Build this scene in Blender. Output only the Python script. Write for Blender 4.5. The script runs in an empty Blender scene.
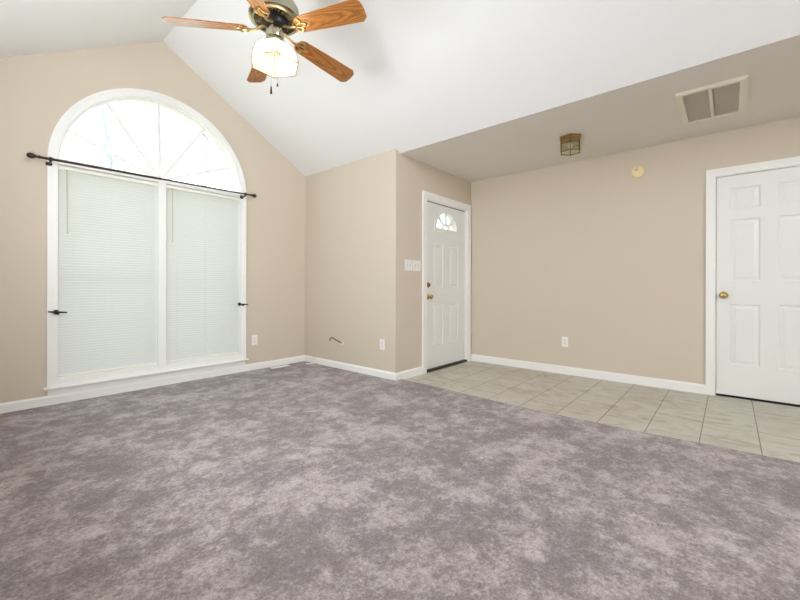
import bpy, bmesh, math, random
from mathutils import Vector, Matrix
from mathutils.geometry import tessellate_polygon
C = bpy.context.scene.collection
S = bpy.context.scene
PI = math.pi
random.seed(7)

# ------------------------------------------------------------------ camera, world, lights, exposure
YAW = 0.8613
cam_d = bpy.data.cameras.new('camera'); cam = bpy.data.objects.new('camera', cam_d); C.objects.link(cam)
cam.location = (0, 0, 1.0006)
cam.rotation_euler = (PI / 2, -0.0022, -YAW)
cam_d.sensor_width = 36.0; cam_d.lens = 384.11 / 800 * 36
cam_d.shift_y = -(300 - 287.04) / 800
cam_d.clip_start = 0.02
S.camera = cam

S.view_settings.view_transform = 'Standard'
S.view_settings.look = 'None'
S.view_settings.gamma = 1.0
S.view_settings.use_curve_mapping = False
S.view_settings.exposure = 0.36
S.cycles.max_bounces = 12; S.cycles.diffuse_bounces = 8; S.cycles.transparent_max_bounces = 32
S.cycles.sample_clamp_indirect = 6.0

w = bpy.data.worlds.new('world'); S.world = w; w.use_nodes = True
bg = w.node_tree.nodes['Background']
bg.inputs['Color'].default_value = (0.80, 0.91, 1.0, 1); bg.inputs['Strength'].default_value = 2.4

def light(name, kind, loc, energy, color, rot=(0, 0, 0), **kw):
    d = bpy.data.lights.new(name, kind); d.energy = energy; d.color = color
    for k, v in kw.items(): setattr(d, k, v)
    o = bpy.data.objects.new(name, d); C.objects.link(o); o.location = loc; o.rotation_euler = rot
    return o
light('sun', 'SUN', (-4, -6, 12), 8.0, (1, .95, .86), (math.radians(38), 0, math.radians(-25)), angle=math.radians(2))
# added fill lamp out of view at the left wall, no opening behind it
light('left_fill', 'AREA', (-0.24, -1.2, 1.12), 12, (.92, .96, 1.0), (0, -PI / 2 - math.radians(15), 0), shape='RECTANGLE', size=2.0, size_y=2.6)
# added fill lamp behind the camera, tilted up; no rear window is built
light('rear_fill', 'AREA', (1.36, -3.75, 2.68), 104, (.86, .93, 1.0), (PI / 2 + math.radians(28), 0, 0), shape='RECTANGLE', size=1.5, size_y=.8)
# added fill lamp beyond the camera's left, brightens the alcove wall and vault
light('side_fill', 'AREA', (-0.22, 2.05, 1.58), 58, (.87, .94, 1.0), (0, -PI / 2 - math.radians(18), 0), shape='RECTANGLE', size=1.3, size_y=1.3)
# sky portal of the arched window
p = light('window_daylight', 'AREA', (1.37, 4.50, 1.5), 1, (1, 1, 1), (-PI / 2, 0, 0), shape='RECTANGLE', size=1.9, size_y=2.9)
p.data.cycles.is_portal = True

# ------------------------------------------------------------------ materials
MATS = {}
def new_mat(name):
    m = bpy.data.materials.new(name); m.use_nodes = True
    nt = m.node_tree; b = nt.nodes['Principled BSDF']
    MATS[name] = m
    return m, nt, b
def rgb(r, g, b_):
    f = lambda c: (c / 255 / 12.92) if c / 255 <= 0.04045 else ((c / 255 + .055) / 1.055) ** 2.4
    return (f(r), f(g), f(b_), 1)
def plain(name, col, rough=.5, metal=0.0, spec=.5, bump=None):
    m, nt, b = new_mat(name)
    b.inputs['Base Color'].default_value = col; b.inputs['Roughness'].default_value = rough
    b.inputs['Metallic'].default_value = metal; b.inputs['Specular IOR Level'].default_value = spec
    if bump:
        add_bump(nt, b, *bump)
    return m
def coords(nt, kind='Object'):
    t = nt.nodes.new('ShaderNodeTexCoord'); return t.outputs[kind]
def noise(nt, vec, scale, detail=4, rough=.5, dist=0.0):
    n = nt.nodes.new('ShaderNodeTexNoise'); n.inputs['Scale'].default_value = scale
    n.inputs['Detail'].default_value = detail; n.inputs['Roughness'].default_value = rough
    n.inputs['Distortion'].default_value = dist
    nt.links.new(vec, n.inputs['Vector']); return n.outputs['Fac']
def mapping(nt, vec, scale=(1, 1, 1), loc=(0, 0, 0), rot=(0, 0, 0)):
    n = nt.nodes.new('ShaderNodeMapping'); n.inputs['Scale'].default_value = scale
    n.inputs['Location'].default_value = loc; n.inputs['Rotation'].default_value = rot
    nt.links.new(vec, n.inputs['Vector']); return n.outputs['Vector']
def ramp(nt, fac, stops):
    n = nt.nodes.new('ShaderNodeValToRGB'); e = n.color_ramp.elements
    while len(e) < len(stops): e.new(.5)
    for i, (p_, c) in enumerate(stops): e[i].position = p_; e[i].color = c
    nt.links.new(fac, n.inputs['Fac']); return n.outputs['Color']
def mix(nt, fac, a, b, mode='MIX'):
    n = nt.nodes.new('ShaderNodeMix'); n.data_type = 'RGBA'; n.blend_type = mode
    for sock, v in ((n.inputs[0], fac), (n.inputs[6], a), (n.inputs[7], b)):
        if hasattr(v, 'is_output'): nt.links.new(v, sock)
        else: sock.default_value = v
    return n.outputs[2]
def math_n(nt, op, a, b=None, c=None):
    n = nt.nodes.new('ShaderNodeMath'); n.operation = op
    for i, v in enumerate((a, b, c)):
        if v is None: continue
        if hasattr(v, 'is_output'): nt.links.new(v, n.inputs[i])
        else: n.inputs[i].default_value = v
    return n.outputs[0]
def bump_node(nt, b, h, strength, dist):
    n = nt.nodes.new('ShaderNodeBump'); n.inputs['Strength'].default_value = strength; n.inputs['Distance'].default_value = dist
    nt.links.new(h, n.inputs['Height']); nt.links.new(n.outputs['Normal'], b.inputs['Normal'])
def add_bump(nt, b, scale, strength, dist):
    bump_node(nt, b, noise(nt, coords(nt), scale, 3), strength, dist)

plain('wall_paint', rgb(208, 196, 179), .75, spec=.25, bump=(140, .10, .002))
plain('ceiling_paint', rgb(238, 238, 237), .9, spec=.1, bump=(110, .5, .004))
plain('ceiling_flat_shaded', rgb(224, 220, 210), .9, spec=.1, bump=(110, .5, .004))  # ceiling white greyed so the colour carries the entry's shade
plain('trim_white', rgb(240, 239, 236), .38, spec=.4)
plain('door_white', rgb(232, 232, 229), .40, spec=.4)
plain('plastic_white', rgb(240, 236, 230), .35)
plain('plastic_cream', rgb(238, 219, 172), .45)
plain('slot_dark', rgb(105, 98, 90), .6)
plain('bronze_dark', rgb(66, 48, 40), .38, metal=.55)
plain('black_iron', rgb(28, 25, 24), .45, metal=.4)
plain('sill_bronze', rgb(48, 38, 32), .4, metal=.3)
plain('brass', rgb(196, 170, 112), .24, metal=1.0)
plain('brass_old', rgb(150, 118, 62), .30, metal=1.0)
plain('brass_pale', rgb(188, 166, 118), .30, metal=1.0)
plain('pewter', rgb(176, 172, 150), .27, metal=1.0)
plain('pewter_dark', rgb(112, 98, 74), .4, metal=.9)
plain('motor_black', rgb(30, 26, 26), .35, metal=.3)
plain('vent_metal', rgb(226, 220, 204), .5)
plain('vent_dark', rgb(196, 182, 154), .8)
plain('cable_brown', rgb(104, 84, 60), .5)
plain('spackle', rgb(232, 222, 196), .8)
plain('rail_cream', rgb(236, 234, 222), .45)
plain('wand', rgb(206, 192, 160), .35)
plain('porch_slab', rgb(190, 186, 178), .9)

def glass_mat(name, tint=(1, 1, 1, 1), refl=.06):
    m, nt, b = new_mat(name); nt.nodes.remove(b)
    t = nt.nodes.new('ShaderNodeBsdfTransparent'); t.inputs['Color'].default_value = tint
    g = nt.nodes.new('ShaderNodeBsdfGlossy'); g.inputs['Roughness'].default_value = .02
    f = nt.nodes.new('ShaderNodeMixShader'); f.inputs[0].default_value = refl
    nt.links.new(t.outputs[0], f.inputs[1]); nt.links.new(g.outputs[0], f.inputs[2])
    nt.links.new(f.outputs[0], nt.nodes['Material Output'].inputs['Surface'])
    return m
glass_mat('window_glass', (.97, .99, .98, 1), .05)
glass_mat('lantern_glass', (.93, .92, .86, 1), .10)

def translucent_mat(name, dcol, tcol, fac, rough=.4, clear=0.0):
    m, nt, b = new_mat(name)
    b.inputs['Base Color'].default_value = dcol; b.inputs['Roughness'].default_value = rough; b.inputs['Specular IOR Level'].default_value = .3
    t = nt.nodes.new('ShaderNodeBsdfTranslucent'); t.inputs['Color'].default_value = tcol
    f = nt.nodes.new('ShaderNodeMixShader'); f.inputs[0].default_value = fac
    nt.links.new(b.outputs[0], f.inputs[1]); nt.links.new(t.outputs[0], f.inputs[2])
    out = f.outputs[0]
    if clear:
        tr = nt.nodes.new('ShaderNodeBsdfTransparent'); f2 = nt.nodes.new('ShaderNodeMixShader'); f2.inputs[0].default_value = clear
        nt.links.new(out, f2.inputs[1]); nt.links.new(tr.outputs[0], f2.inputs[2]); out = f2.outputs[0]
    nt.links.new(out, nt.nodes['Material Output'].inputs['Surface'])
    return m
translucent_mat('blind_vinyl', rgb(216, 217, 211), rgb(238, 240, 236), .05)
translucent_mat('shade_glass', rgb(250, 236, 216), rgb(255, 240, 220), .70, .25, .10)
translucent_mat('leaf', rgb(150, 166, 132), rgb(180, 196, 150), .4, .6)

m, nt, b = new_mat('bulb_light')
b.inputs['Base Color'].default_value = (1, .95, .85, 1)
b.inputs['Emission Color'].default_value = (1, .86, .66, 1); b.inputs['Emission Strength'].default_value = 24

# carpet
m, nt, b = new_mat('carpet')
v = coords(nt)
n1 = noise(nt, mapping(nt, v, (1.0, 1.0, 1)), 2.9, 9, .74, .12)
n2 = noise(nt, mapping(nt, v, (1, 1, 1), (5, 3, 0)), 11.0, 7, .76, .15)
n3 = noise(nt, v, 120, 2, .6)
n4 = noise(nt, v, 55, 4, .75)
s = math_n(nt, 'ADD', math_n(nt, 'ADD', math_n(nt, 'MULTIPLY', n1, .46), math_n(nt, 'MULTIPLY', n2, .32)), math_n(nt, 'MULTIPLY', n4, .22))
c = ramp(nt, s, [(.435, rgb(131, 121, 121)), (.488, rgb(144, 134, 134)), (.515, rgb(162, 151, 151)), (.565, rgb(184, 173, 173))])
fine = ramp(nt, n3, [(.30, (.74, .74, .74, 1)), (.70, (1.16, 1.16, 1.16, 1))])
nt.links.new(mix(nt, 1.0, c, fine, 'MULTIPLY'), b.inputs['Base Color'])
b.inputs['Roughness'].default_value = 1.0; b.inputs['Specular IOR Level'].default_value = .05
b.inputs['Sheen Weight'].default_value = .15
bump_node(nt, b, n3, .6, .006)

# tiles: rows along x 0.297 deep in y, 0.594 long, running bond
m, nt, b = new_mat('tile')
v = coords(nt)
br = nt.nodes.new('ShaderNodeTexBrick')
br.offset = .5; br.inputs['Scale'].default_value = 1.0
br.inputs['Brick Width'].default_value = .60; br.inputs['Row Height'].default_value = .2985
br.inputs['Mortar Size'].default_value = .0032; br.inputs['Mortar Smooth'].default_value = .1; br.inputs['Bias'].default_value = 0
br.inputs['Color1'].default_value = (.35, .35, .35, 1); br.inputs['Color2'].default_value = (.65, .65, .65, 1); br.inputs['Mortar'].default_value = (0, 0, 0, 1)
nt.links.new(mapping(nt, v, (1, 1, 1), (-3.34 + .60 * 10, -.1492 + .2985 * 20, 0)), br.inputs['Vector'])
vein = noise(nt, mapping(nt, v, (2.0, 1.0, 1), rot=(0, 0, .45)), 2.4, 9, .70, 2.6)
blot = noise(nt, mapping(nt, v, (1, .7, 1)), 2.2, 3, .5)
c = ramp(nt, vein, [(.33, rgb(146, 136, 120)), (.46, rgb(190, 184, 170)), (.55, rgb(200, 195, 183)), (.68, rgb(212, 208, 198))])
c = mix(nt, .35, c, ramp(nt, blot, [(.3, rgb(176, 164, 146)), (.7, rgb(198, 197, 187))]))
c = mix(nt, .12, c, br.outputs['Color'], 'OVERLAY')
c = mix(nt, br.outputs['Fac'], c, rgb(118, 112, 102))
nt.links.new(c, b.inputs['Base Color'])
b.inputs['Roughness'].default_value = .42; b.inputs['Specular IOR Level'].default_value = .35
bump_node(nt, b, math_n(nt, 'SUBTRACT', 1.0, br.outputs['Fac']), .35, .002)

# oak for the fan blades (grain along local x)
m, nt, b = new_mat('oak')
v = coords(nt)
sx = nt.nodes.new('ShaderNodeSeparateXYZ'); nt.links.new(v, sx.inputs[0])
warp = noise(nt, mapping(nt, v, (3.0, 9, 3)), 1.6, 3, .5)
y0 = math_n(nt, 'ADD', sx.outputs[1], math_n(nt, 'MULTIPLY', math_n(nt, 'SUBTRACT', warp, .5), .035))
q = math_n(nt, 'MULTIPLY', math_n(nt, 'MULTIPLY', y0, y0), 1500.0)
f0 = math_n(nt, 'ADD', math_n(nt, 'MULTIPLY', sx.outputs[0], 15.0), math_n(nt, 'ADD', q, math_n(nt, 'MULTIPLY', warp, 6.0)))
sn = math_n(nt, 'MULTIPLY_ADD', math_n(nt, 'SINE', math_n(nt, 'MULTIPLY', f0, 3.0)), .5, .5)
fg = noise(nt, mapping(nt, v, (5, 170, 20)), 1.5, 4, .6)
c = ramp(nt, sn, [(.0, rgb(108, 60, 20)), (.30, rgb(156, 96, 38)), (1.0, rgb(186, 122, 54))])
c = mix(nt, .40, c, ramp(nt, fg, [(.35, rgb(98, 54, 18)), (.6, rgb(186, 124, 58))]))
nt.links.new(c, b.inputs['Base Color'])
b.inputs['Roughness'].default_value = .30; b.inputs['Coat Weight'].default_value = .4; b.inputs['Coat Roughness'].default_value = .15

# outdoors
m, nt, b = new_mat('grass')
nt.links.new(ramp(nt, noise(nt, coords(nt), 1.6, 6), [(.3, rgb(150, 152, 128)), (.7, rgb(186, 184, 162))]), b.inputs['Base Color']); b.inputs['Roughness'].default_value = 1
m, nt, b = new_mat('bark')
nt.links.new(ramp(nt, noise(nt, mapping(nt, coords(nt), (6, 6, 1)), 5, 5), [(.3, rgb(120, 126, 136)), (.7, rgb(166, 170, 178))]), b.inputs['Base Color']); b.inputs['Roughness'].default_value = 1
m, nt, b = new_mat('brick')
br = nt.nodes.new('ShaderNodeTexBrick'); br.inputs['Scale'].default_value = 1
br.inputs['Brick Width'].default_value = .2; br.inputs['Row Height'].default_value = .07; br.inputs['Mortar Size'].default_value = .008
br.inputs['Color1'].default_value = rgb(160, 104, 82); br.inputs['Color2'].default_value = rgb(138, 86, 68); br.inputs['Mortar'].default_value = rgb(190, 180, 168)
nt.links.new(mapping(nt, coords(nt), rot=(PI / 2, 0, 0)), br.inputs['Vector'])
nt.links.new(br.outputs['Color'], b.inputs['Base Color']); b.inputs['Roughness'].default_value = .9

# ------------------------------------------------------------------ mesh helpers
def box(bm, a, b_, bevel=0.0, seg=2):
    x0, y0, z0 = [min(i, j) for i, j in zip(a, b_)]; x1, y1, z1 = [max(i, j) for i, j in zip(a, b_)]
    vs = [bm.verts.new(p_) for p_ in ((x0, y0, z0), (x1, y0, z0), (x1, y1, z0), (x0, y1, z0), (x0, y0, z1), (x1, y0, z1), (x1, y1, z1), (x0, y1, z1))]
    fs = [bm.faces.new([vs[i] for i in q]) for q in ((0, 3, 2, 1), (4, 5, 6, 7), (0, 1, 5, 4), (1, 2, 6, 5), (2, 3, 7, 6), (3, 0, 4, 7))]
    if bevel:
        es = list({e for f in fs for e in f.edges})
        bmesh.ops.bevel(bm, geom=es, offset=bevel, segments=seg, profile=.5, affect='EDGES')
    return bm
PLANES = {'xz': lambda u, v_, d: (u, d, v_), 'xy': lambda u, v_, d: (u, v_, d), 'yz': lambda u, v_, d: (d, u, v_)}
def prism(bm, outer, holes, plane, d0, d1):
    """extruded polygon with holes; outer / holes are 2D loops"""
    P3 = PLANES[plane]
    loops = [outer] + list(holes)
    flat = [q for l in loops for q in l]
    tris = tessellate_polygon([[Vector((q[0], q[1], 0)) for q in l] for l in loops])
    A = [bm.verts.new(P3(q[0], q[1], d0)) for q in flat]; B = [bm.verts.new(P3(q[0], q[1], d1)) for q in flat]
    for t in tris:
        try: bm.faces.new([A[i] for i in t]); bm.faces.new([B[i] for i in reversed(t)])
        except ValueError: pass
    k = 0
    for l in loops:
        n = len(l)
        for i in range(n):
            j = (i + 1) % n
            bm.faces.new([A[k + i], A[k + j], B[k + j], B[k + i]])
        k += n
    bmesh.ops.recalc_face_normals(bm, faces=bm.faces[:])
    return bm
def lathe(bm, prof, n=32, center=(0, 0), cap=True, axis='z', phase=0):
    rings = []
    def pos(r, z, a):
        x, y = r * math.cos(a), r * math.sin(a)
        if axis == 'z': return (center[0] + x, center[1] + y, z)
        if axis == 'y': return (center[0] + x, z, center[1] + y)
        return (z, center[0] + x, center[1] + y)
    for r, z in prof:
        rings.append([bm.verts.new(pos(max(r, 1e-5), z, phase + 2 * PI * i / n)) for i in range(n)])
    for r0, r1 in zip(rings, rings[1:]):
        for i in range(n):
            j = (i + 1) % n; bm.faces.new([r0[i], r0[j], r1[j], r1[i]])
    if cap:
        bm.faces.new(rings[0]); bm.faces.new(rings[-1])
    bmesh.ops.recalc_face_normals(bm, faces=bm.faces[:])
    return bm
def tube(bm, pts, rad, n=8, cap=True):
    pts = [Vector(q) for q in pts]
    rads = rad if isinstance(rad, (list, tuple)) else [rad] * len(pts)
    prev = None; rings = []
    for i, q in enumerate(pts):
        t = (pts[min(i + 1, len(pts) - 1)] - pts[max(i - 1, 0)]).normalized()
        if prev is None:
            u = t.orthogonal().normalized()
        else:
            u = (prev - t * prev.dot(t)); u = u.normalized() if u.length > 1e-6 else t.orthogonal().normalized()
        prev = u; w_ = t.cross(u)
        rings.append([bm.verts.new(q + (u * math.cos(2 * PI * k / n) + w_ * math.sin(2 * PI * k / n)) * rads[i]) for k in range(n)])
    for r0, r1 in zip(rings, rings[1:]):
        for i in range(n):
            j = (i + 1) % n; bm.faces.new([r0[i], r0[j], r1[j], r1[i]])
    if cap: bm.faces.new(rings[0]); bm.faces.new(rings[-1])
    bmesh.ops.recalc_face_normals(bm, faces=bm.faces[:])
    return bm
def bar(bm, p0, p1, wx, wz, up=(0, 0, 1)):
    """rectangular bar from p0 to p1"""
    p0, p1 = Vector(p0), Vector(p1); t = (p1 - p0).normalized(); up = Vector(up)
    s_ = t.cross(up).normalized(); u = s_.cross(t).normalized()
    vs = [bm.verts.new(q + s_ * a * wx / 2 + u * b_ * wz / 2) for q in (p0, p1) for a, b_ in ((-1, -1), (1, -1), (1, 1), (-1, 1))]
    for q in ((0, 1, 2, 3), (7, 6, 5, 4), (0, 4, 5, 1), (1, 5, 6, 2), (2, 6, 7, 3), (3, 7, 4, 0)): bm.faces.new([vs[i] for i in q])
    bmesh.ops.recalc_face_normals(bm, faces=bm.faces[:])
    return bm
def ball(bm, c_, r, n=16, sc=(1, 1, 1)):
    bmesh.ops.create_uvsphere(bm, u_segments=n, v_segments=max(6, n // 2), radius=r, matrix=Matrix.Translation(c_) @ Matrix.Diagonal((*sc, 1)))
    return bm
NB = bmesh.new
WORLD0 = {}
def obj(name, bm, mat, parent=None, smooth=False, world=False, loc=None, rot=None):
    """link one mesh object; world=True: the mesh is given in world space"""
    me = bpy.data.meshes.new(name)
    off = Vector((0, 0, 0))
    if world and parent is not None:
        off = WORLD0.get(parent.name, Vector((0, 0, 0)))
        bmesh.ops.translate(bm, verts=bm.verts[:], vec=-off)
    bm.to_mesh(me); bm.free()
    if smooth:
        for p_ in me.polygons: p_.use_smooth = True
        try: me.set_sharp_from_angle(angle=math.radians(38))
        except Exception: pass
    me.materials.append(MATS[mat])
    o = bpy.data.objects.new(name, me); C.objects.link(o)
    if parent is not None: o.parent = parent
    if loc is not None: o.location = loc
    if rot is not None: o.rotation_euler = rot
    WORLD0[o.name] = off
    return o
def empty(name, loc=(0, 0, 0), rotz=0):
    o = bpy.data.objects.new(name, None); C.objects.link(o); o.location = loc; o.rotation_euler = (0, 0, rotz)
    o.empty_display_size = .05
    WORLD0[o.name] = Vector(loc)
    return o
def tag(o, label=None, cat=None, group=None, kind=None):
    if label: o['label'] = label
    if cat: o['category'] = cat
    if group: o['group'] = group
    if kind: o['kind'] = kind
    return o
def struct(name, bm, mat, parent=None, smooth=False, label=None):
    o = obj(name, bm, mat, parent, smooth, world=parent is not None)
    if parent is None: o['kind'] = 'structure'
    if label: o['label'] = label
    return o
def sroot(name, loc=(0, 0, 0), label=None, cat=None):
    o = empty(name, loc); o['kind'] = 'structure'
    if label: o['label'] = label
    if cat: o['category'] = cat
    return o
def dup_tree(o, parent=None):
    c_ = o.copy(); C.objects.link(c_); c_.parent = parent
    for ch in [k for k in bpy.data.objects if k.parent == o]: dup_tree(ch, c_)
    return c_

# ------------------------------------------------------------------ room dimensions
YA, YC, XB, XD = 4.2998, 2.6888, 3.0613, 4.6143
XL, YR = -0.36, -4.0
XPK, ZPK = 1.3591, 3.4479
SR = .574; SL = .599
ZF = 2.435
XS = XPK + (ZPK - ZF) / SR
zR = lambda x: ZPK - SR * (x - XPK)
zL = lambda x: ZPK - SL * (XPK - x)
TH = .14
CT = .012     # carpet pile above the tile
DB = .0

# window opening (inside of the casing) and door openings
WX0, WX1 = .508, 2.233; WC = (WX0 + WX1) / 2; WSP = 2.05; CW = .066
WZ0 = .160
def arch(x0, x1, z0, zs, n=40):
    c_ = (x0 + x1) / 2; r = (x1 - x0) / 2
    return [(x0, z0), (x1, z0)] + [(c_ + r * math.cos(PI * i / n), zs + r * math.sin(PI * i / n)) for i in range(n + 1)]
open_loop = arch(WX0 + CW, WX1 - CW, WZ0 + CW * .9, WSP)
DCX0, DCX1, DZ = 3.602, 4.513, 2.033
DDY1 = .1045; DDY0 = DDY1 - .737

# ------------------------------------------------------------------ setting: walls, ceiling, floor
bm = NB(); prism(bm, [(XL - TH, -.1), (XB + TH, -.1), (XB + TH, zR(XB + TH)), (XPK, ZPK + .02), (XL - TH, zL(XL - TH))], [open_loop], 'xz', YA, YA + TH)
struct('wall_back', bm, 'wall_paint')
bm = NB(); prism(bm, [(YC, -.1), (YA, -.1), (YA, zR(XB) + .01), (YC, zR(XB) + .01)], [], 'yz', XB, XB + TH)
struct('wall_alcove', bm, 'wall_paint')
bm = NB(); prism(bm, [(XB + .002, -.1), (DCX0, -.1), (DCX0, DZ), (DCX1, DZ), (DCX1, -.1), (XD + TH, -.1), (XD + TH, ZF + .02), (XS, ZF + .02), (XB + .002, zR(XB) + .01)], [], 'xz', YC + .001, YC + TH)
struct('wall_entry', bm, 'wall_paint')
bm = NB(); prism(bm, [(YR, -.1), (DDY0, -.1), (DDY0, DZ), (DDY1, DZ), (DDY1, -.1), (YC, -.1), (YC, ZF + .02), (YR, ZF + .02)], [], 'yz', XD, XD + TH)
struct('wall_right', bm, 'wall_paint')
bm = NB(); prism(bm, [(YR - TH, -.1), (YA, -.1), (YA, zL(XL) + .01), (YR - TH, zL(XL) + .01)], [], 'yz', XL - TH, XL)
struct('wall_left', bm, 'wall_paint')
bm = NB(); prism(bm, [(XL, -.1), (XD + TH, -.1), (XD + TH, ZF), (XS, ZF), (XPK, ZPK + .02), (XL, zL(XL))], [], 'xz', YR - TH, YR)
struct('wall_front', bm, 'wall_paint')
bm = NB(); prism(bm, [(XL - TH, zL(XL - TH)), (XPK, ZPK), (XS, ZF), (XS + .2, ZF + .12), (XPK, ZPK + .2), (XL - TH, zL(XL - TH) + .2)], [], 'xz', YR - TH, YA + TH)
struct('ceiling', bm, 'ceiling_paint', label='white textured vaulted ceiling over the carpeted room')
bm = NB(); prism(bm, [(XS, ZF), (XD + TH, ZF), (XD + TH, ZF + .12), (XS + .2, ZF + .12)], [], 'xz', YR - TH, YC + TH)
struct('ceiling', bm, 'ceiling_flat_shaded', label='flat lower ceiling over the tiled entry')
bm = NB(); box(bm, (2.9, YR - TH, -.1), (XD + TH, YC + TH, 0))
struct('floor', bm, 'tile', label='beige veined ceramic tile floor of the entry')
edge = [(3.10, YR), (3.13, -.6), (3.125, -.3), (3.105, .1), (3.08, .47), (3.065, .85), (3.06, 1.2), (3.085, 1.7), (3.115, 2.1), (3.14, 2.45), (3.15, YC)]
bm = NB(); prism(bm, [(XL, YR)] + edge + [(XB, YC), (XB, YA), (XL, YA)], [], 'xy', .0005, CT)
struct('floor', bm, 'carpet', label='mottled mauve grey cut pile carpet')

# closet behind the right wall's door
bm = NB(); prism(bm, [(DDY0 - .2, -.1), (DDY1 + .2, -.1), (DDY1 + .2, 2.6), (DDY0 - .2, 2.6)], [], 'yz', XD + TH + .6, XD + TH + .7)
for q0, q1 in ((DDY0 - .3, DDY0 - .2), (DDY1 + .2, DDY1 + .3)): box(bm, (XD + TH + .001, q0, -.1), (XD + TH + .7, q1, 2.6))
box(bm, (XD + TH + .001, DDY0 - .3, 2.5), (XD + TH + .7, DDY1 + .3, 2.6)); box(bm, (XD + TH + .001, DDY0 - .3, -.1), (XD + TH + .7, DDY1 + .3, 0))
struct('wall_closet', bm, 'wall_paint')

# baseboards
def baseboard(name, axis, fixed, a, b_, side, z0=0.0, h=.088):
    bm = NB(); t = .014
    prof = [(0, z0), (t, z0), (t, z0 + h - .016), (t * .6, z0 + h - .006), (t * .35, z0 + h), (0, z0 + h)]
    if axis == 'x':   # runs along x on a wall at y = fixed, sticking out towards side (sign)
        prism(bm, [(fixed + side * u, v_) for u, v_ in prof], [], 'yz', a, b_)
    else:
        prism(bm, [(fixed + side * u, v_) for u, v_ in prof], [], 'xz', a, b_)
    return struct(name, bm, 'trim_white')
baseboard('baseboard_back', 'x', YA, XL, XB, -1, CT - .004, .082)
baseboard('baseboard_alcove', 'y', XB, YC - .012, YA - .0139, -1, CT - .004, .082)
baseboard('baseboard_entry', 'x', YC, XB - .0143, DCX0 - .068, -1, 0, .088)
baseboard('baseboard_right', 'y', XD, DDY1 + .066, YC, -1, 0, .090)
baseboard('baseboard_right', 'y', XD, YR, DDY0 - .066, -1, 0, .090)
baseboard('baseboard_left', 'y', XL, 2.35, YA - .014, 1, CT - .004, .082)

# ------------------------------------------------------------------ window_1: arched window
win = sroot('window_1', (WC, YA, WZ0), 'tall arched window with half round fan light above two blinds', 'window')
def wpart(name, bm, mat, parent=win, smooth=False): return obj(name, bm, mat, parent, smooth, world=True)
bm = NB()
prism(bm, arch(WX0, WX1, WZ0, WSP), [arch(WX0 + CW, WX1 - CW, WZ0 + CW * .9, WSP)], 'xz', YA - .014, YA + .001)
prism(bm, arch(WX0, WX1, WZ0, WSP), [arch(WX0 + .022, WX1 - .022, WZ0 + .016, WSP)], 'xz', YA - .021, YA - .013)
wpart('casing', bm, 'trim_white')
bm = NB(); box(bm, (WX0 - .022, YA - .048, WZ0 - .018), (WX1 + .022, YA + .002, WZ0 + .001), .004)
wpart('stool', bm, 'trim_white')
bm = NB(); box(bm, (WX0 + .006, YA - .013, CT + .078), (WX1 - .006, YA + .001, WZ0 - .017))
wpart('apron', bm, 'trim_white')
# jamb liner
JX0, JX1 = WX0 + CW, WX1 - CW; JZ0 = WZ0 + CW * .9
bm = NB(); prism(bm, arch(JX0 - .001, JX1 + .001, JZ0 - .001, WSP), [arch(JX0 + .006, JX1 - .006, JZ0 + .006, WSP)], 'xz', YA + .002, YA + TH + .01)
wpart('jamb', bm, 'trim_white')
MX0, MX1 = 1.326, 1.398
bm = NB(); box(bm, (MX0, YA - .006, JZ0), (MX1, YA + .11, 2.035), .003)
wpart('mullion', bm, 'trim_white')
bm = NB(); box(bm, (JX0 + .005, YA + .004, 2.034), (JX1 - .005, YA + .11, 2.085), .003)
wpart('transom', bm, 'trim_white')
# fan light frame, muntins and glass
GY = YA + .060
bm = NB(); R0 = (JX1 - JX0) / 2 - .005
ring = [(WC + R0 * math.cos(PI * i / 40), WSP + R0 * math.sin(PI * i / 40)) for i in range(41)]
ringi = [(WC + (R0 - .013) * math.cos(PI * i / 40), WSP + (R0 - .013) * math.sin(PI * i / 40)) for i in range(40, -1, -1)]
prism(bm, ring + ringi, [], 'xz', GY - .018, GY + .022)
wpart('fan_light_frame', bm, 'trim_white')
for ang in (23, 57, 91, 125, 158):
    a = math.radians(ang); bm = NB()
    bar(bm, (WC - .01, GY, WSP + .02), (WC - .01 + (R0 - .02) * math.cos(a), GY, WSP + .02 + (R0 - .03) * math.sin(a)), .025, .022, (0, 1, 0))
    wpart('muntin', bm, 'trim_white')
bm = NB(); prism(bm, [(WC + (R0 - .01) * math.cos(PI * i / 40), WSP + (R0 - .01) * math.sin(PI * i / 40)) for i in range(41)], [], 'xz', GY + .002, GY + .006)
wpart('fan_light_pane', bm, 'window_glass')
# two double hung sashes behind the blinds
for x0, x1 in ((JX0 + .012, MX0 + .002), (MX1 - .002, JX1 - .012)):
    f = .036
    for z0, z1, y in ((JZ0 + .012, 1.13, YA + .078), (1.09, 2.036, YA + .104)):
        bm = NB(); prism(bm, [(x0, z0), (x1, z0), (x1, z1), (x0, z1)], [[(x0 + f, z0 + f), (x1 - f, z0 + f), (x1 - f, z1 - f), (x0 + f, z1 - f)]], 'xz', y, y + .025)
        sash = wpart('sash', bm, 'trim_white')
        bm = NB(); box(bm, (x0 + f - .004, y + .010, z0 + f - .004), (x1 - f + .004, y + .014, z1 - f + .004))
        wpart('pane', bm, 'window_glass', sash)

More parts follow.
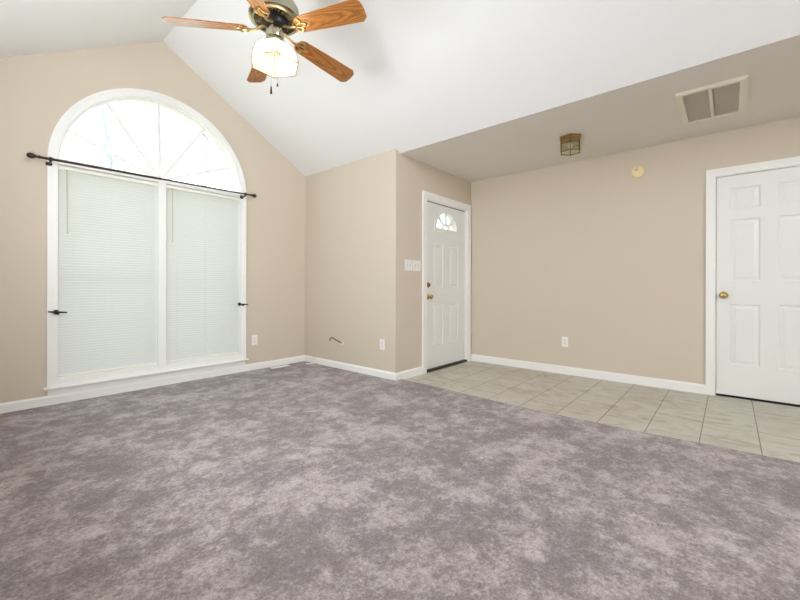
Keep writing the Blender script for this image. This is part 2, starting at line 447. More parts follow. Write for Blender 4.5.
# ------------------------------------------------------------------ door_1: white entry door with fan light
e = sroot('door_1', ((DCX0 + DCX1) / 2, YC, 0), 'white front door with a small half round fan light', 'door')
def epart(name, bm, mat, parent=e, smooth=False): return obj(name, bm, mat, parent, smooth, world=True)
def casing_bm(a0, a1, z1, plane, face, side, wd=.068):
    """door casing around an opening a0..a1 up to z1"""
    bm = NB()
    U = [(a0 - wd, 0), (a0, 0), (a0, z1), (a1, z1), (a1, 0), (a1 + wd, 0), (a1 + wd, z1 + wd), (a0 - wd, z1 + wd)]
    prism(bm, U, [], plane, face, face + side * .012)
    o_ = wd; i_ = wd * .55
    U2 = [(a0 - o_, 0), (a0 - i_, 0), (a0 - i_, z1 + i_), (a1 + i_, z1 + i_), (a1 + i_, 0), (a1 + o_, 0), (a1 + o_, z1 + o_), (a0 - o_, z1 + o_)]
    prism(bm, U2, [], plane, face + side * .011, face + side * .018)
    return bm
epart('casing', casing_bm(DCX0, DCX1, DZ, 'xz', YC + .001, -1, .078), 'trim_white')
bm = NB()
prism(bm, [(DCX0, 0), (DCX0 + .012, 0), (DCX0 + .012, DZ - .012), (DCX1 - .012, DZ - .012), (DCX1 - .012, 0), (DCX1, 0), (DCX1, DZ), (DCX0, DZ)], [], 'xz', YC + .001, YC + TH)
epart('jamb', bm, 'trim_white')
bm = NB(); prism(bm, [(DCX0 + .012, DZ - .020), (DCX1 - .012, DZ - .020), (DCX1 - .012, DZ - .012), (DCX0 + .012, DZ - .012)], [], 'xz', YC + .02, YC + .10)
prism(bm, [(DCX0 + .012, 1.85), (DCX0 + .017, 1.95), (DCX0 + .017, DZ - .015), (DCX0 + .012, DZ - .015)], [], 'xz', YC + .012, YC + .10)
epart('weatherstrip', bm, 'slot_dark')
bm = NB(); box(bm, (DCX0 + .005, YC - .012, 0), (DCX1 - .005, YC + TH, .028), .004)
epart('threshold', bm, 'sill_bronze')
def panel(bm, u0, v0, u1, v1, plane, face, side, depth=.010):
    """moulded raised panel, its outer edge flush with the face; side = direction into the door"""
    P3 = PLANES[plane]
    steps = [(0, 0), (.008, depth), (.016, depth), (.042, depth * .12)]
    rings = []
    for off, d in steps:
        rings.append([bm.verts.new(P3(u, v_, face + side * d)) for u, v_ in ((u0 + off, v0 + off), (u1 - off, v0 + off), (u1 - off, v1 - off), (u0 + off, v1 - off))])
    for r0, r1 in zip(rings, rings[1:]):
        for i in range(4): bm.faces.new([r0[i], r0[(i + 1) % 4], r1[(i + 1) % 4], r1[i]])
    bm.faces.new(rings[-1])
def door_leaf(u0, u1, z0, z1, panels, extra, plane, face, side, thick=.044):
    bm = NB(); P3 = PLANES[plane]
    outer = [(u0, z0), (u1, z0), (u1, z1), (u0, z1)]
    holes = [[(a, b_), (c_, b_), (c_, d), (a, d)] for a, b_, c_, d in panels]
    loops = [outer] + holes + extra
    flat = [q for l in loops for q in l]
    vs = [bm.verts.new(P3(q[0], q[1], face)) for q in flat]
    for t in tessellate_polygon([[Vector((q[0], q[1], 0)) for q in l] for l in loops]):
        bm.faces.new([vs[i] for i in t])
    # back and sides
    loops2 = [outer] + extra; fl2 = [q for l in loops2 for q in l]
    vb = [bm.verts.new(P3(q[0], q[1], face + side * thick)) for q in fl2]
    for t in tessellate_polygon([[Vector((q[0], q[1], 0)) for q in l] for l in loops2]): bm.faces.new([vb[i] for i in t])
    def wallrun(idx_f, idx_b, n):
        for i in range(n):
            j = (i + 1) % n; bm.faces.new([vs[idx_f + i], vs[idx_f + j], vb[idx_b + j], vb[idx_b + i]])
    wallrun(0, 0, 4)
    kf = 4 + 4 * len(holes); kb = 4
    for l in extra: wallrun(kf, kb, len(l)); kf += len(l); kb += len(l)
    for q in panels: panel(bm, *q, plane, face, side)
    bmesh.ops.remove_doubles(bm, verts=bm.verts[:], dist=1e-5)
    bmesh.ops.recalc_face_normals(bm, faces=bm.faces[:])
    return bm
FX, FZ, FR, FH = 4.052, 1.712, .245, .232
fan = [(FX + FR * math.cos(PI * i / 24), FZ + FH * math.sin(PI * i / 24)) for i in range(25)]
DFY = YC + .022
leaf = door_leaf(DCX0 + .015, DCX1 - .015, .030, DZ - .021,
                 [(3.772, .29, 3.982, .80), (4.118, .29, 4.328, .80), (3.772, 1.0, 3.982, 1.53), (4.118, 1.0, 4.328, 1.53)], [fan], 'xz', DFY, 1)
lf = epart('door_leaf', leaf, 'door_white')
bm = NB(); k_o = 1.10; k_i = .93
out_l = [(FX + FR * k_o * math.cos(PI * i / 24), FZ - .022 * (i in (0, 24)) + FH * k_o * math.sin(PI * i / 24)) for i in range(25)]
in_l = [(FX + FR * k_i * math.cos(PI * i / 24), FZ + .012 + (FH * k_i - .012) * math.sin(PI * i / 24)) for i in range(25)]
prism(bm, out_l, [in_l], 'xz', DFY - .012, DFY + .052)
fl = epart('fan_light_frame', bm, 'door_white', lf)
bm = NB()
sub = [(FX + .075 * math.cos(PI * i / 12), FZ + .01 + .07 * math.sin(PI * i / 12)) for i in range(13)]
sub_i = [(FX + .058 * math.cos(PI * i / 12), FZ + .01 + .053 * math.sin(PI * i / 12)) for i in range(12, -1, -1)]
prism(bm, sub + sub_i, [], 'xz', DFY - .004, DFY + .030)
for ang in (45, 90, 135):
    a = math.radians(ang)
    bar(bm, (FX + .066 * math.cos(a), DFY + .012, FZ + .012 + .062 * math.sin(a)), (FX + FR * .95 * math.cos(a), DFY + .012, FZ + .01 + FH * .93 * math.sin(a)), .016, .03, (0, 1, 0))
epart('fan_light_grille', bm, 'door_white', lf)
bm = NB(); prism(bm, [(FX + FR * .97 * math.cos(PI * i / 24), FZ + FH * .97 * math.sin(PI * i / 24)) for i in range(25)], [], 'xz', DFY + .030, DFY + .035)
epart('fan_light_pane', bm, 'window_glass', lf)
def knob_bm(parent_axis, base, cx, cz, side):
    bm = NB()
    prof = [(.0, 0), (.031, 0), (.032, .004), (.026, .010), (.012, .014), (.011, .030), (.020, .036), (.027, .046), (.027, .056), (.020, .064), (.0, .066)]
    lathe(bm, [(r, base + side * d) for r, d in prof], 24, (cx, cz), False, parent_axis)
    return bm
obj('door_knob', knob_bm('y', DFY, 3.668, .885, -1), 'brass', lf, True, world=True)
bm = NB(); lathe(bm, [(0, DFY), (.030, DFY), (.031, DFY - .006), (.026, DFY - .013), (.016, DFY - .015), (0, DFY - .016)], 24, (3.664, 1.025), False, 'y')
box(bm, (3.664 - .005, DFY - .034, 1.025 - .016), (3.664 + .005, DFY - .014, 1.025 + .016), .002)
epart('deadbolt', bm, 'brass_old', lf, True)
bm = NB(); lathe(bm, [(0, DFY + .001), (.009, DFY), (.009, DFY - .003), (0, DFY - .004)], 12, (3.66, .69), False, 'y')
epart('hole_plug', bm, 'plastic_white', lf, True)
for z in (.25, 1.02, 1.80):
    bm = NB(); lathe(bm, [(.006, z - .045), (.006, z + .045)], 10, (DCX1 - .013, DFY - .006))
    epart('hinge', bm, 'trim_white', lf, True)

# ------------------------------------------------------------------ door_2: six panel door in the right wall
d2 = sroot('door_2', (XD, (DDY0 + DDY1) / 2, 0), 'white six panel interior door with round brass knob', 'door')
def dpart(name, bm, mat, parent=d2, smooth=False): return obj(name, bm, mat, parent, smooth, world=True)
dpart('casing', casing_bm(DDY0, DDY1, DZ, 'yz', XD, -1, .066), 'trim_white')
bm = NB()
prism(bm, [(DDY0, 0), (DDY0 + .006, 0), (DDY0 + .006, DZ - .006), (DDY1 - .006, DZ - .006), (DDY1 - .006, 0), (DDY1, 0), (DDY1, DZ), (DDY0, DZ)], [], 'yz', XD + .001, XD + TH)
dpart('jamb', bm, 'trim_white')
yl = DDY1 - .009; yr = DDY0 + .009
cols = [(-.205, -.003), (-.521, -.320)]
pans = []
for a, b_ in cols:
    for z0, z1 in ((.300, .850), (1.060, 1.620), (1.715, 1.908)):
        pans.append((a, z0, b_, z1))
leaf = door_leaf(yr, yl, .020, DZ - .010, pans, [], 'yz', XD + .016, 1, .036)
dl = dpart('door_leaf', leaf, 'door_white')
obj('door_knob', knob_bm('x', XD + .016, .044, .932, -1), 'brass', dl, True, world=True)
bm = NB(); box(bm, (XD + .02, DDY0, 0), (XD + TH, DDY1, .004)); dpart('threshold', bm, 'sill_bronze')

# frame added on the solid left wall around the fill lamp, out of view
d3 = sroot('left_fill_frame', (XL, -1.2, 0), 'white frame added around the left fill lamp, out of view', 'door')
bm = NB(); prism(bm, [(-2.58, 0), (.18, 0), (.18, 2.2), (-2.58, 2.2)], [[(-2.50, .08), (.10, .08), (.10, 2.12), (-2.50, 2.12)]], 'yz', XL, XL + .03)
obj('frame', bm, 'trim_white', d3, world=True)
w2 = sroot('side_fill_frame', (XL, 2.05, .85), 'white frame added around the side fill lamp, out of view', 'window')  # second frame added for the side fill lamp, wall behind stays solid
bm = NB(); prism(bm, [(1.33, .83), (2.77, .83), (2.77, 2.30), (1.33, 2.30)], [[(1.40, .90), (2.70, .90), (2.70, 2.23), (1.40, 2.23)]], 'yz', XL, XL + .03)
obj('frame', bm, 'trim_white', w2, world=True)

# ------------------------------------------------------------------ mini blinds
def make_blind(x0, x1, label):
    y = YA + .030; zt, zb = 2.030, .2275
    root = tag(empty('window_blind', ((x0 + x1) / 2, y, zb)), label, 'blind', 'mini blinds in the arched window')
    P = lambda n_, b_, m_, par=root, sm=False: obj(n_, b_, m_, par, sm, world=True)
    bm = NB(); box(bm, (x0, y - .018, zt - .034), (x1, y + .016, zt), .003); P('headrail', bm, 'rail_cream')
    bm = NB(); n = 74; pitch = (zt - .046 - zb - .030) / (n - 1)
    wd = .0142; tilt = math.radians(71)
    for i in range(n):
        zc = zt - .046 - i * pitch
        prev = None
        for k in range(4):
            u = -1 + 2 * k / 3; camb = .0022 * (1 - u * u)
            dy = u * wd * math.cos(tilt) - camb * math.sin(tilt); dz = u * wd * math.sin(tilt) + camb * math.cos(tilt)
            a = bm.verts.new((x0 + .001, y + dy, zc + dz)); b_ = bm.verts.new((x1 - .001, y + dy, zc + dz))
            if prev: bm.faces.new([prev[0], prev[1], b_, a])
            prev = (a, b_)
    P('slats', bm, 'blind_vinyl', sm=True)
    bm = NB(); box(bm, (x0 + .002, y - .013, zb), (x1 - .002, y + .013, zb + .018), .003); P('bottom_rail', bm, 'rail_cream')
    for f in (.14, .5, .86):
        bm = NB(); xx = x0 + (x1 - x0) * f
        tube(bm, [(xx, y - .0135, zt - .03), (xx, y - .0135, zb + .01)], .0009, 5); P('ladder_cord', bm, 'rail_cream')
    bm = NB(); xx = x0 + .055
    tube(bm, [(xx, y - .026, zt - .030), (xx, y - .028, zt - .06), (xx + .004, y - .030, 1.45)], .0035, 6); P('tilt_wand', bm, 'wand')
    bm = NB(); xx = x1 - .06
    tube(bm, [(xx, y - .022, zt - .03), (xx + .002, y - .024, 1.15)], .0012, 5)
    lathe(bm, [(.0, 1.16), (.004, 1.15), (.006, 1.12), (.0, 1.115)], 8, (xx + .002, y - .024), False); P('lift_cord', bm, 'rail_cream')
    return root
make_blind(JX0 + .0065, MX0 - .0005, 'white mini blind on the left half of the arched window, left of the centre mullion')
make_blind(MX1 + .0005, JX1 - .0065, 'white mini blind on the right half of the arched window, right of the centre mullion')

# ------------------------------------------------------------------ curtain rod and holdbacks
ry = YA - .10
rod = tag(empty('curtain_rod', (WC, ry, 2.048)), 'dark bronze curtain rod with ball finials across the arched window', 'curtain rod')
rx0, rx1 = .452, 2.235; rz0, rz1 = 2.036, 2.059
rz = lambda x: rz0 + (rz1 - rz0) * (x - rx0) / (rx1 - rx0)
bm = NB(); tube(bm, [(rx0, ry, rz(rx0)), (1.32, ry, rz(1.32))], .0105, 12); tube(bm, [(1.30, ry, rz(1.30)), (rx1, ry, rz(rx1))], .0080, 12)
obj('rod', bm, 'bronze_dark', rod, True, world=True)
for s_, xe in ((-1, rx0), (1, rx1)):
    bm = NB(); lathe(bm, [(.0, 0), (.013, 0), (.014, .004), (.009, .008), (.008, .016), (.013, .019), (.013, .023), (.010, .026), (.018, .034), (.0225, .048), (.021, .062), (.013, .073), (.0, .077)], 18, (0, 0), False, 'x')
    for v_ in bm.verts: v_.co = Vector((xe + s_ * v_.co.x, ry + v_.co.y, rz(xe) + v_.co.z))
    bmesh.ops.recalc_face_normals(bm, faces=bm.faces[:])
    obj('finial', bm, 'bronze_dark', rod, True, world=True)
for xb in (.518, 2.176):
    bm = NB(); z = rz(xb)
    lathe(bm, [(0, YA - .0142), (.022, YA - .0142), (.022, YA - .018), (.012, YA - .024), (0, YA - .025)], 16, (xb, z - .022), False, 'y')
    tube(bm, [(xb, YA - .02, z - .022), (xb, ry + .012, z - .022), (xb, ry, z - .020)], .0075, 10)
    lathe(bm, [(.0165, xb - .011), (.0165, xb + .011)], 16, (ry, z), True, 'x')
    obj('bracket', bm, 'bronze_dark', rod, True, world=True)
def make_holdback(x, z, flip):
    r = tag(empty('curtain_holdback', (x, YA - .021, z)), None, 'curtain holdback', 'holdbacks on the window casing')
    P = lambda n_, b_: obj(n_, b_, 'black_iron', r, True)
    bm = NB(); lathe(bm, [(0, .0), (.019, .0), (.019, -.004), (.010, -.010), (0, -.011)], 18, (0, 0), False, 'y'); P('rosette', bm)
    bm = NB(); tube(bm, [(0, -.006, 0), (0, -.05, -.002), (0, -.078, -.002)], [.008, .0075, .009], 10); ball(bm, (0, -.082, -.008), .0125, 12); P('stem', bm)
    bm = NB(); tube(bm, [(-.060 * flip, -.080, .008), (-.03 * flip, -.084, .004), (0, -.084, .002), (.03 * flip, -.084, -.001), (.060 * flip, -.080, -.003)], [.0055, .0075, .0065, .0075, .0055], 10); P('crossbar', bm)
    return r
make_holdback(.564, .786, 1)['label'] = 'black iron curtain holdback on the left side of the window casing'
make_holdback(2.150, .800, 1)['label'] = 'black iron curtain holdback on the right side of the window casing'

# ------------------------------------------------------------------ outlets and switches (built facing -y at the origin)
def make_outlet():
    r = empty('wall_outlet'); P = lambda n_, b_, m_, par=r, sm=False: obj(n_, b_, m_, par, sm)
    bm = NB(); box(bm, (-.035, -.006, -.0575), (.035, 0, .0575), .0025); P('cover_plate', bm, 'plastic_white')
    for s_ in (-1, 1):
        bm = NB(); z = s_ * .0195
        prism(bm, [(.0165 * math.cos(a) , z + max(-.0135, min(.0135, .0165 * math.sin(a)))) for a in [2 * PI * i / 24 for i in range(24)]], [], 'xz', -.0085, -.005)
        f = P('socket', bm, 'plastic_white')
        bm = NB(); box(bm, (-.0085, -.0092, z - .003), (-.0055, -.0084, z + .007)); box(bm, (.0055, -.0092, z - .002), (.0085, -.0084, z + .006))
        lathe(bm, [(.003, -.0092), (.003, -.0084)], 10, (0, z - .008), True, 'y'); P('slots', bm, 'slot_dark', f)
    bm = NB(); lathe(bm, [(0, -.005), (.003, -.005), (.003, -.0072), (0, -.0075)], 10, (0, 0), False, 'y'); P('screw', bm, 'slot_dark')
    return r
o1 = make_outlet(); o2 = dup_tree(o1); o3 = dup_tree(o1)
for o, loc, rz_, lab in ((o1, (2.346, YA, .366), 0, 'white wall outlet on the window wall, right of the arched window'),
                         (o2, (XB, 2.878, .373), -PI / 2, 'white wall outlet on the pale wall beside the outer corner, right of the dangling cable'),
                         (o3, (XD, 1.445, .372), -PI / 2, 'white wall outlet low on the right wall above the tile floor')):
    o.location = loc; o.rotation_euler = (0, 0, rz_); tag(o, lab, 'outlet', 'duplex wall outlets')
def make_switch():
    r = empty('light_switch'); P = lambda n_, b_, m_, par=r, sm=False: obj(n_, b_, m_, par, sm)
    bm = NB(); box(bm, (-.066, -.006, -.060), (.066, 0, .060), .0025); P('cover_plate', bm, 'plastic_white')
    for x in (-.023, .023):
        bm = NB(); prism(bm, [(x - .007, -.014), (x + .007, -.014), (x + .007, .014), (x - .007, .014)], [[(x - .005, -.011), (x + .005, -.011), (x + .005, .011), (x - .005, .011)]], 'xz', -.0068, -.0055)
        P('toggle_frame', bm, 'slot_dark')
        bm = NB(); box(bm, (x - .0045, -.017, -.001), (x + .0045, -.005, .009), .0015); P('toggle', bm, 'plastic_white')
        for z in (-.03, .03):
            bm = NB(); lathe(bm, [(0, -.0055), (.003, -.0055), (.003, -.0068), (0, -.007)], 8, (x, z), False, 'y'); P('screw', bm, 'slot_dark')
    return r
s1 = make_switch(); s2 = dup_tree(s1)
s1.location = (3.277, YC + .001, 1.243); s2.location = (3.421, YC + .001, 1.243)
tag(s1, 'white two toggle switch plate, the one farther from the front door', 'light switch', 'switch plates beside the front door')
tag(s2, 'white two toggle switch plate right against the front door casing', 'light switch', 'switch plates beside the front door')

# ------------------------------------------------------------------ coax cable out of the alcove wall
r = tag(empty('coax_cable', (XB, 3.545, .322)), 'short brown coax cable sticking out of the pale wall near the floor', 'cable')
bm = NB()
lp = [(.034 * (1 + .25 * math.sin(3 * a) + .15 * math.cos(5 * a)) * math.cos(a) + 3.548, .322 + .026 * (1 + .2 * math.cos(2 * a)) * math.sin(a)) for a in [2 * PI * i / 28 for i in range(28)]]
prism(bm, lp, [], 'yz', XB - .003, XB + .001); obj('patch', bm, 'spackle', r, world=True)
pts = [(XB + .004, 3.548, .322), (XB - .030, 3.57, .340), (XB - .055, 3.60, .362), (XB - .066, 3.628, .380), (XB - .070, 3.650, .388), (XB - .072, 3.672, .384), (XB - .074, 3.684, .366)]
bm = NB(); tube(bm, pts, .0068, 10); obj('cable', bm, 'cable_brown', r, True, world=True)
bm = NB(); tube(bm, [pts[-1], (XB - .075, 3.688, .345)], .0078, 8); obj('connector', bm, 'pewter_dark', r, True, world=True)

# ------------------------------------------------------------------ white box and slatted strip built for two unidentified white marks
r = tag(empty('white_baseboard_box', (XB - .014, 4.03, CT)), 'small white box with a cord on the baseboard near the inner corner', 'jack')
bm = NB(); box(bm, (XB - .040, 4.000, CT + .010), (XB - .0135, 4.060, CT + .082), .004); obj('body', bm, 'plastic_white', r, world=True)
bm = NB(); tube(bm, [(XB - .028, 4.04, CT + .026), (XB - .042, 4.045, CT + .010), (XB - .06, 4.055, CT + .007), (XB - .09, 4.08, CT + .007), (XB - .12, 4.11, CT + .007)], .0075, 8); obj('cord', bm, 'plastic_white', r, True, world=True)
r = tag(empty('white_floor_strip', (2.63, 4.20, CT)), 'narrow white slatted strip on the carpet by the window wall', 'vent')
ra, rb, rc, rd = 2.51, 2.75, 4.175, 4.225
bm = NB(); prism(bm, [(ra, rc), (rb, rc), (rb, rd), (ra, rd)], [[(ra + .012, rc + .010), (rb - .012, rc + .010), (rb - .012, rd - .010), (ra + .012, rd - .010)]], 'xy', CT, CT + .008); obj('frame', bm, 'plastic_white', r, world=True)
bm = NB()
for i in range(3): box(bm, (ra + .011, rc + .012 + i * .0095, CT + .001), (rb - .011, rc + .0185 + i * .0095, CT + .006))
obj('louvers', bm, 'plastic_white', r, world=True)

# ------------------------------------------------------------------ return air grille on the entry ceiling
vx0, vx1, vy0, vy1 = 3.487, 4.165, -.093, .312
r = tag(empty('air_return_grille', ((vx0 + vx1) / 2, (vy0 + vy1) / 2, ZF)), 'cream metal return air grille with two louvered halves on the flat ceiling', 'vent')
P = lambda n_, b_, m_: obj(n_, b_, m_, r, world=True)
fw = .042
bm = NB(); prism(bm, [(vx0, vy0), (vx1, vy0), (vx1, vy1), (vx0, vy1)], [[(vx0 + fw, vy0 + fw), (vx1 - fw, vy0 + fw), (vx1 - fw, vy1 - fw), (vx0 + fw, vy1 - fw)]], 'xy', ZF - .008, ZF)
prism(bm, [(vx0 + .008, vy0 + .008), (vx1 - .008, vy0 + .008), (vx1 - .008, vy1 - .008), (vx0 + .008, vy1 - .008)], [[(vx0 + fw, vy0 + fw), (vx1 - fw, vy0 + fw), (vx1 - fw, vy1 - fw), (vx0 + fw, vy1 - fw)]], 'xy', ZF - .016, ZF - .007)
P('frame', bm, 'vent_metal')
ym = (vy0 + vy1) / 2
bm = NB(); box(bm, (vx0 + fw, ym - .010, ZF - .016), (vx1 - fw, ym + .010, ZF - .002)); P('centre_bar', bm, 'vent_metal')
bm = NB(); box(bm, (vx0 + .02, vy0 + .02, ZF - .0025), (vx1 - .02, vy1 - .02, ZF - .0005)); P('back_plate', bm, 'vent_dark')
for y0, y1 in ((vy0 + fw, ym - .010), (ym + .010, vy1 - fw)):
    bm = NB(); x = vx0 + fw + .006
    while x < vx1 - fw - .004:
        bar(bm, (x, y0, ZF - .0085), (x, y1, ZF - .0085), .0018, .014, (math.sin(1.0), 0, math.cos(1.0))); x += .0155
    P('louvers', bm, 'vent_metal')

# ------------------------------------------------------------------ brass lantern on the entry ceiling
lx, ly = 3.845, 1.160
r = tag(empty('ceiling_lantern', (lx, ly, ZF)), 'small hexagonal brass and glass flush ceiling light over the entry', 'ceiling light')
P = lambda n_, b_, m_, sm=False: obj(n_, b_, m_, r, sm, world=True)
LR = .092; ph = math.atan2(-ly, -lx)
hexp = lambda rr, k: (lx + rr * math.cos(ph + k * PI / 3), ly + rr * math.sin(ph + k * PI / 3))
zt, zb = ZF, ZF - .142
bm = NB(); lathe(bm, [(0, zt), (LR + .014, zt), (LR + .014, zt - .006), (LR + .006, zt - .012), (LR + .004, zt - .024), (LR - .004, zt - .028), (0, zt - .028)], 6, (lx, ly), False, 'z', ph); P('canopy', bm, 'brass_old')
for z, t in ((zb, .007), (zt - .066, .004)):
    bm = NB()
    for k in range(6): bar(bm, (*hexp(LR, k), z), (*hexp(LR, k + 1), z), t, t)
    P('ring', bm, 'brass_old')
for k in range(6):
    bm = NB(); bar(bm, (*hexp(LR, k), zb - .006), (*hexp(LR, k), zt - .03), .009, .009, (math.cos(ph + k * PI / 3), math.sin(ph + k * PI / 3), 0)); P('post', bm, 'brass_old')
    bm = NB(); q = [hexp(LR - .002, k), hexp(LR - .002, k + 1), hexp(LR - .004, k + 1), hexp(LR - .004, k)]
    prism(bm, q, [], 'xy', zb, zt - .026); P('pane', bm, 'lantern_glass')
bm = NB(); lathe(bm, [(.014, zt - .027), (.014, zt - .048), (.012, zt - .050)], 14, (lx, ly), True); P('socket', bm, 'brass_old', True)
bm = NB(); lathe(bm, [(.0, zt - .106), (.010, zt - .104), (.018, zt - .096), (.021, zt - .084), (.018, zt - .070), (.012, zt - .056), (.011, zt - .046)], 16, (lx, ly), False); P('bulb', bm, 'plastic_white', True)

# ------------------------------------------------------------------ round cream detector on the right wall
r = tag(empty('smoke_detector', (XD, .718, 2.196)), 'round cream smoke detector high on the right wall', 'smoke detector')
bm = NB(); lathe(bm, [(0, 0), (.060, 0), (.061, -.010), (.057, -.016), (.055, -.027), (.046, -.034), (0, -.036)], 32, (0, 0), False, 'x'); obj('body', bm, 'plastic_cream', r, True)
bm = NB()
for k in range(5):
    a0 = .35 + k * .28; tube(bm, [(-.0352, .034 * math.cos(a0 + t * .08), .034 * math.sin(a0 + t * .08)) for t in range(4)], .0022, 6)
tube(bm, [(-.036, .020, .004), (-.036, .006, .016), (-.036, -.004, .019)], .0028, 6)
obj('sounder_slots', bm, 'slot_dark', r)
bm = NB(); lathe(bm, [(.010, -.035), (.010, -.0375), (0, -.038)], 14, (.010, -.012), False, 'x'); obj('test_button', bm, 'plastic_cream', r, True)

# ------------------------------------------------------------------ ceiling fan
fx, fy = 1.3586, 2.2388
fan_o = tag(empty('ceiling_fan', (fx, fy, ZPK)), 'ceiling fan with five oak blades and a lit glass shade', 'ceiling fan')
P = lambda n_, b_, m_, par=fan_o, sm=True: obj(n_, b_, m_, par, sm, world=True)
bm = NB(); lathe(bm, [(.0, ZPK + .005), (.07, ZPK - .03), (.068, ZPK - .075), (.045, ZPK - .11), (.02, ZPK - .12), (0, ZPK - .12)], 32, (fx, fy), False); P('canopy', bm, 'pewter')
bm = NB(); lathe(bm, [(.0135, ZPK - .11), (.0135, 2.85)], 16, (fx, fy)); P('downrod', bm, 'pewter')
bm = NB(); lathe(bm, [(0, 2.875), (.03, 2.875), (.034, 2.86), (.085, 2.852), (.130, 2.835), (.150, 2.80), (.156, 2.755), (.163, 2.742), (.163, 2.730), (.155, 2.722), (.135, 2.716), (.128, 2.716), (.126, 2.722), (.086, 2.722), (0, 2.722)], 48, (fx, fy), False); mo = P('motor_housing', bm, 'pewter')
bm = NB(); n = 36
for k in range(n):
    a = 2 * PI * k / n; ca, sa = math.cos(a), math.sin(a)
    bar(bm, (fx + .088 * ca, fy + .088 * sa, 2.720), (fx + .127 * ca, fy + .127 * sa, 2.718), .006, .008)
obj('vent_fins', bm, 'pewter_dark', mo, False, world=True)
bm = NB(); lathe(bm, [(0, 2.722), (.084, 2.722), (.084, 2.690), (.076, 2.676), (.055, 2.672), (0, 2.672)], 40, (fx, fy), False); P('flywheel', bm, 'motor_black')
bm = NB(); lathe(bm, [(0, 2.674), (.050, 2.674), (.056, 2.66), (.058, 2.63), (.052, 2.61), (.040, 2.602), (.040, 2.592), (.066, 2.584), (.070, 2.566), (0, 2.566)], 36, (fx, fy), False); P('switch_housing', bm, 'pewter')
# blades: one mesh, local x along the blade
def blade_mesh():
    bm = NB(); r0, r1 = .165, .648
    half = [(r0, .0), (r0 + .004, .030), (r0 + .018, .048), (r0 + .04, .054), (.40, .064), (r1 - .040, .0715), (r1 - .030, .0715), (r1 - .026, .066), (r1 - .016, .060), (r1 - .004, .050), (r1, .040), (r1 + .004, .0)]
    loop = half + [(x, -y) for x, y in reversed(half[1:-1])]
    prism(bm, loop, [], 'xy', -.003, .003)
    bmesh.ops.bevel(bm, geom=[e_ for e_ in bm.edges if abs(e_.verts[0].co.z - e_.verts[1].co.z) < 1e-6 and len(e_.link_faces) == 2 and abs(e_.calc_face_angle(0)) > 1.2], offset=.0012, segments=1, affect='EDGES')
    return bm
def iron_mesh():
    bm = NB(); z = -.006
    tube(bm, [(.060, 0, .024), (.085, 0, .014), (.11, 0, .000), (.135, 0, -.007), (.165, 0, z)], [.011, .009, .008, .008, .009], 10)
    def curl(pts, rad=.0042): tube(bm, [(x, y, z - .002) for x, y in pts], rad, 8)
    for s_ in (-1, 1):
        curl([(.150, 0), (.158, s_ * .016), (.172, s_ * .032), (.192, s_ * .042), (.210, s_ * .040), (.218, s_ * .030), (.212, s_ * .020), (.200, s_ * .020)])
        curl([(.165, 0), (.185, s_ * .010), (.206, s_ * .014), (.226, s_ * .010), (.240, 0)])
    for x, y in ((.205, .034), (.205, -.034), (.238, 0)):
        lathe(bm, [(.011, z + .003), (.011, z - .005), (.005, z - .008), (0, z - .008)], 12, (x, y), False)
    return bm
PH = 5.65487 + PI
for k in range(5):
    a = PH - k * 2 * PI / 5
    if k == 0:
        bl = obj('blade', blade_mesh(), 'oak', fan_o)
        ir = obj('blade_iron', iron_mesh(), 'brass_pale', bl, True)
        first = bl, ir
    else:
        bl = first[0].copy(); C.objects.link(bl); bl.parent = fan_o
        ir = first[1].copy(); C.objects.link(ir); ir.parent = bl
    bl.location = (0, 0, 2.661 - ZPK); bl.rotation_euler = (math.radians(-16), math.radians(3.6), a)
# hexagonal bell glass shade
hp = math.atan2(-fy, -fx) + .04
prof = [(.066, 2.572), (.098, 2.556), (.122, 2.536), (.139, 2.508), (.151, 2.474), (.160, 2.435)]
bm = NB(); lathe(bm, prof, 6, (fx, fy), False, 'z', hp); sh = P('glass_shade', bm, 'shade_glass', sm=False)
bm = NB()
for k in range(6):
    a = hp + k * PI / 3
    tube(bm, [(fx + r_ * 1.004 * math.cos(a), fy + r_ * 1.004 * math.sin(a), z_) for r_, z_ in prof], .0026, 6)
    b2 = a + PI / 3
    tube(bm, [(fx + .160 * math.cos(a), fy + .160 * math.sin(a), 2.435), (fx + .160 * math.cos(b2), fy + .160 * math.sin(b2), 2.435)], .0026, 6)
obj('shade_came', bm, 'pewter_dark', sh, True, world=True)
for k in range(3):
    a = hp + .5 + k * 2 * PI / 3; ca, sa = math.cos(a), math.sin(a)
    bm = NB(); tube(bm, [(fx + .02 * ca, fy + .02 * sa, 2.572), (fx + .045 * ca, fy + .045 * sa, 2.556), (fx + .066 * ca, fy + .066 * sa, 2.532)], [.010, .013, .014], 12)
    so = P('lamp_socket', bm, 'brass')
    bm = NB(); tube(bm, [(fx + (.064 + t * .7) * ca, fy + (.064 + t * .7) * sa, 2.535 - t) for t in (0, .012, .028, .045, .058, .066, .070)], [.010, .015, .022, .026, .022, .012, .002], 14)
    P('bulb', bm, 'bulb_light')
bm = NB(); lathe(bm, [(0, 2.566), (.018, 2.566), (.020, 2.545), (.012, 2.528), (.006, 2.515), (0, 2.513)], 16, (fx, fy), False); P('finial', bm, 'brass')
for dx, dy, z1, fl in ((-.045, -.03, 2.27, .045), (.012, -.01, 2.318, .016)):
    bm = NB(); tube(bm, [(fx + dx, fy + dy, 2.567), (fx + dx, fy + dy, z1)], .0009, 5)
    ch = P('pull_chain', bm, 'brass_old')
    bm = NB(); lathe(bm, [(0, z1 + .002), (.004, z1), (.0055, z1 - fl * .6), (.007, z1 - fl), (0, z1 - fl - .002)], 10, (fx + dx, fy + dy), False)
    obj('pull_fob', bm, 'bronze_dark', ch, True, world=True)

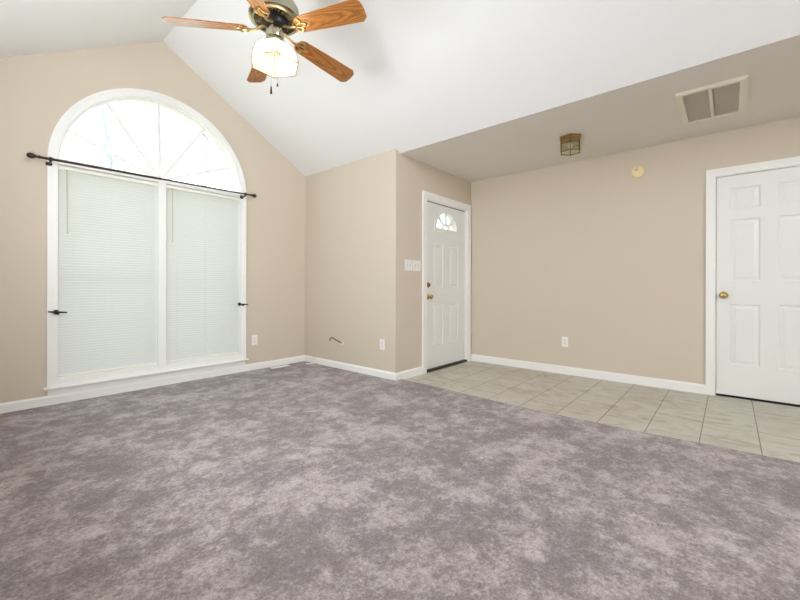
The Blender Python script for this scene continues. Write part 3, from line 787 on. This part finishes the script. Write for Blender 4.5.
# ------------------------------------------------------------------ outdoors
bm = NB(); box(bm, (-40, YA + TH + .02, -.5), (40, 45, -.35)); g = struct('ground', bm, 'grass', label='grass yard outside the window')
def tree(x, y, h, rad, seed, lab, leaves):
    rnd = random.Random(seed)
    r = tag(empty('tree', (x, y, -.36)), lab, 'tree', 'trees outside the window')
    bm = NB(); top = Vector((0, 0, 0)); pts = [Vector((0, 0, -.02))]; rads = [rad * 1.25]
    for i in range(1, 8):
        pts.append(Vector((rnd.uniform(-.12, .12), rnd.uniform(-.12, .12), h * i / 7))); rads.append(rad * (1 - .8 * i / 7))
    tube(bm, pts, rads, 10)
    tips = []
    for i in range(14):
        b0 = pts[rnd.randint(5, 6)]; a = rnd.uniform(0, 2 * PI); L = rnd.uniform(.9, 2.0)
        mid = b0 + Vector((math.cos(a) * L * .5, math.sin(a) * L * .5, L * .35)); end = b0 + Vector((math.cos(a) * L, math.sin(a) * L, L * .9))
        tube(bm, [b0, mid, end], [rad * .28, rad * .14, rad * .04], 6); tips += [mid, end]
    obj('trunk', bm, 'bark', r, True)
    bm = NB()
    for i in range(leaves):
        c_ = rnd.choice(tips) + Vector((rnd.gauss(0, .45), rnd.gauss(0, .45), rnd.gauss(0, .4)))
        u = Vector((rnd.uniform(-1, 1), rnd.uniform(-1, 1), rnd.uniform(-1, 1))).normalized() * .07; v_ = u.orthogonal().normalized() * .035
        bm.faces.new([bm.verts.new(c_ + q) for q in (-u, v_ , u, -v_)])
    obj('foliage', bm, 'leaf', r)
tree(1.97, 9.5, 9.0, .15, 3, 'pale slender tree seen through the left half of the fan light', 260)
tree(5.6, 13.5, 9.0, .16, 5, 'pale tree seen faintly through the right side of the fan light', 400)
def shrub(x, y, rad, seed, lab):
    rnd = random.Random(seed); bm = NB()
    r = tag(empty('shrub', (x, y, -.36)), lab, 'shrub', 'shrubs outside the window')
    for i in range(1100):
        d = Vector((rnd.gauss(0, 1), rnd.gauss(0, 1), rnd.gauss(0, 1))).normalized() * rad * rnd.uniform(.6, 1.0)
        c_ = Vector((d.x, d.y, abs(d.z) * .95 + .12)); u = Vector((rnd.uniform(-1, 1), rnd.uniform(-1, 1), rnd.uniform(-1, 1))).normalized() * .07; v_ = u.orthogonal().normalized() * .04
        bm.faces.new([bm.verts.new(c_ + q) for q in (-u, v_, u, -v_)])
    obj('foliage', bm, 'leaf', r)
    bm = NB()
    for i in range(6): tube(bm, [(0, 0, -.02), (rnd.uniform(-.5, .5) * rad, rnd.uniform(-.5, .5) * rad, rad * .8)], [.02, .006], 5)
    obj('stems', bm, 'bark', r)
shrub(.75, 6.1, .75, 1, 'round green shrub behind the left blind')
shrub(2.75, 6.6, .85, 2, 'round green shrub behind the right blind')
# porch with a brick pier, seen through the door's fan light
bm = NB(); box(bm, (XB + TH + .01, YC + TH + .01, -.34), (7.0, YA + TH, -.02)); struct('porch_floor', bm, 'porch_slab')
r = tag(empty('brick_pier', (6.34, 3.86, -.02)), 'brick porch pier seen through the right side of the door fan light', 'brick pier')
bm = NB(); box(bm, (-.20, -.18, 0), (.20, .18, 2.9), .006); obj('shaft', bm, 'brick', r)
bm = NB(); box(bm, (-.25, -.23, 2.88), (.25, .23, 3.0), .01); obj('cap', bm, 'porch_slab', r)
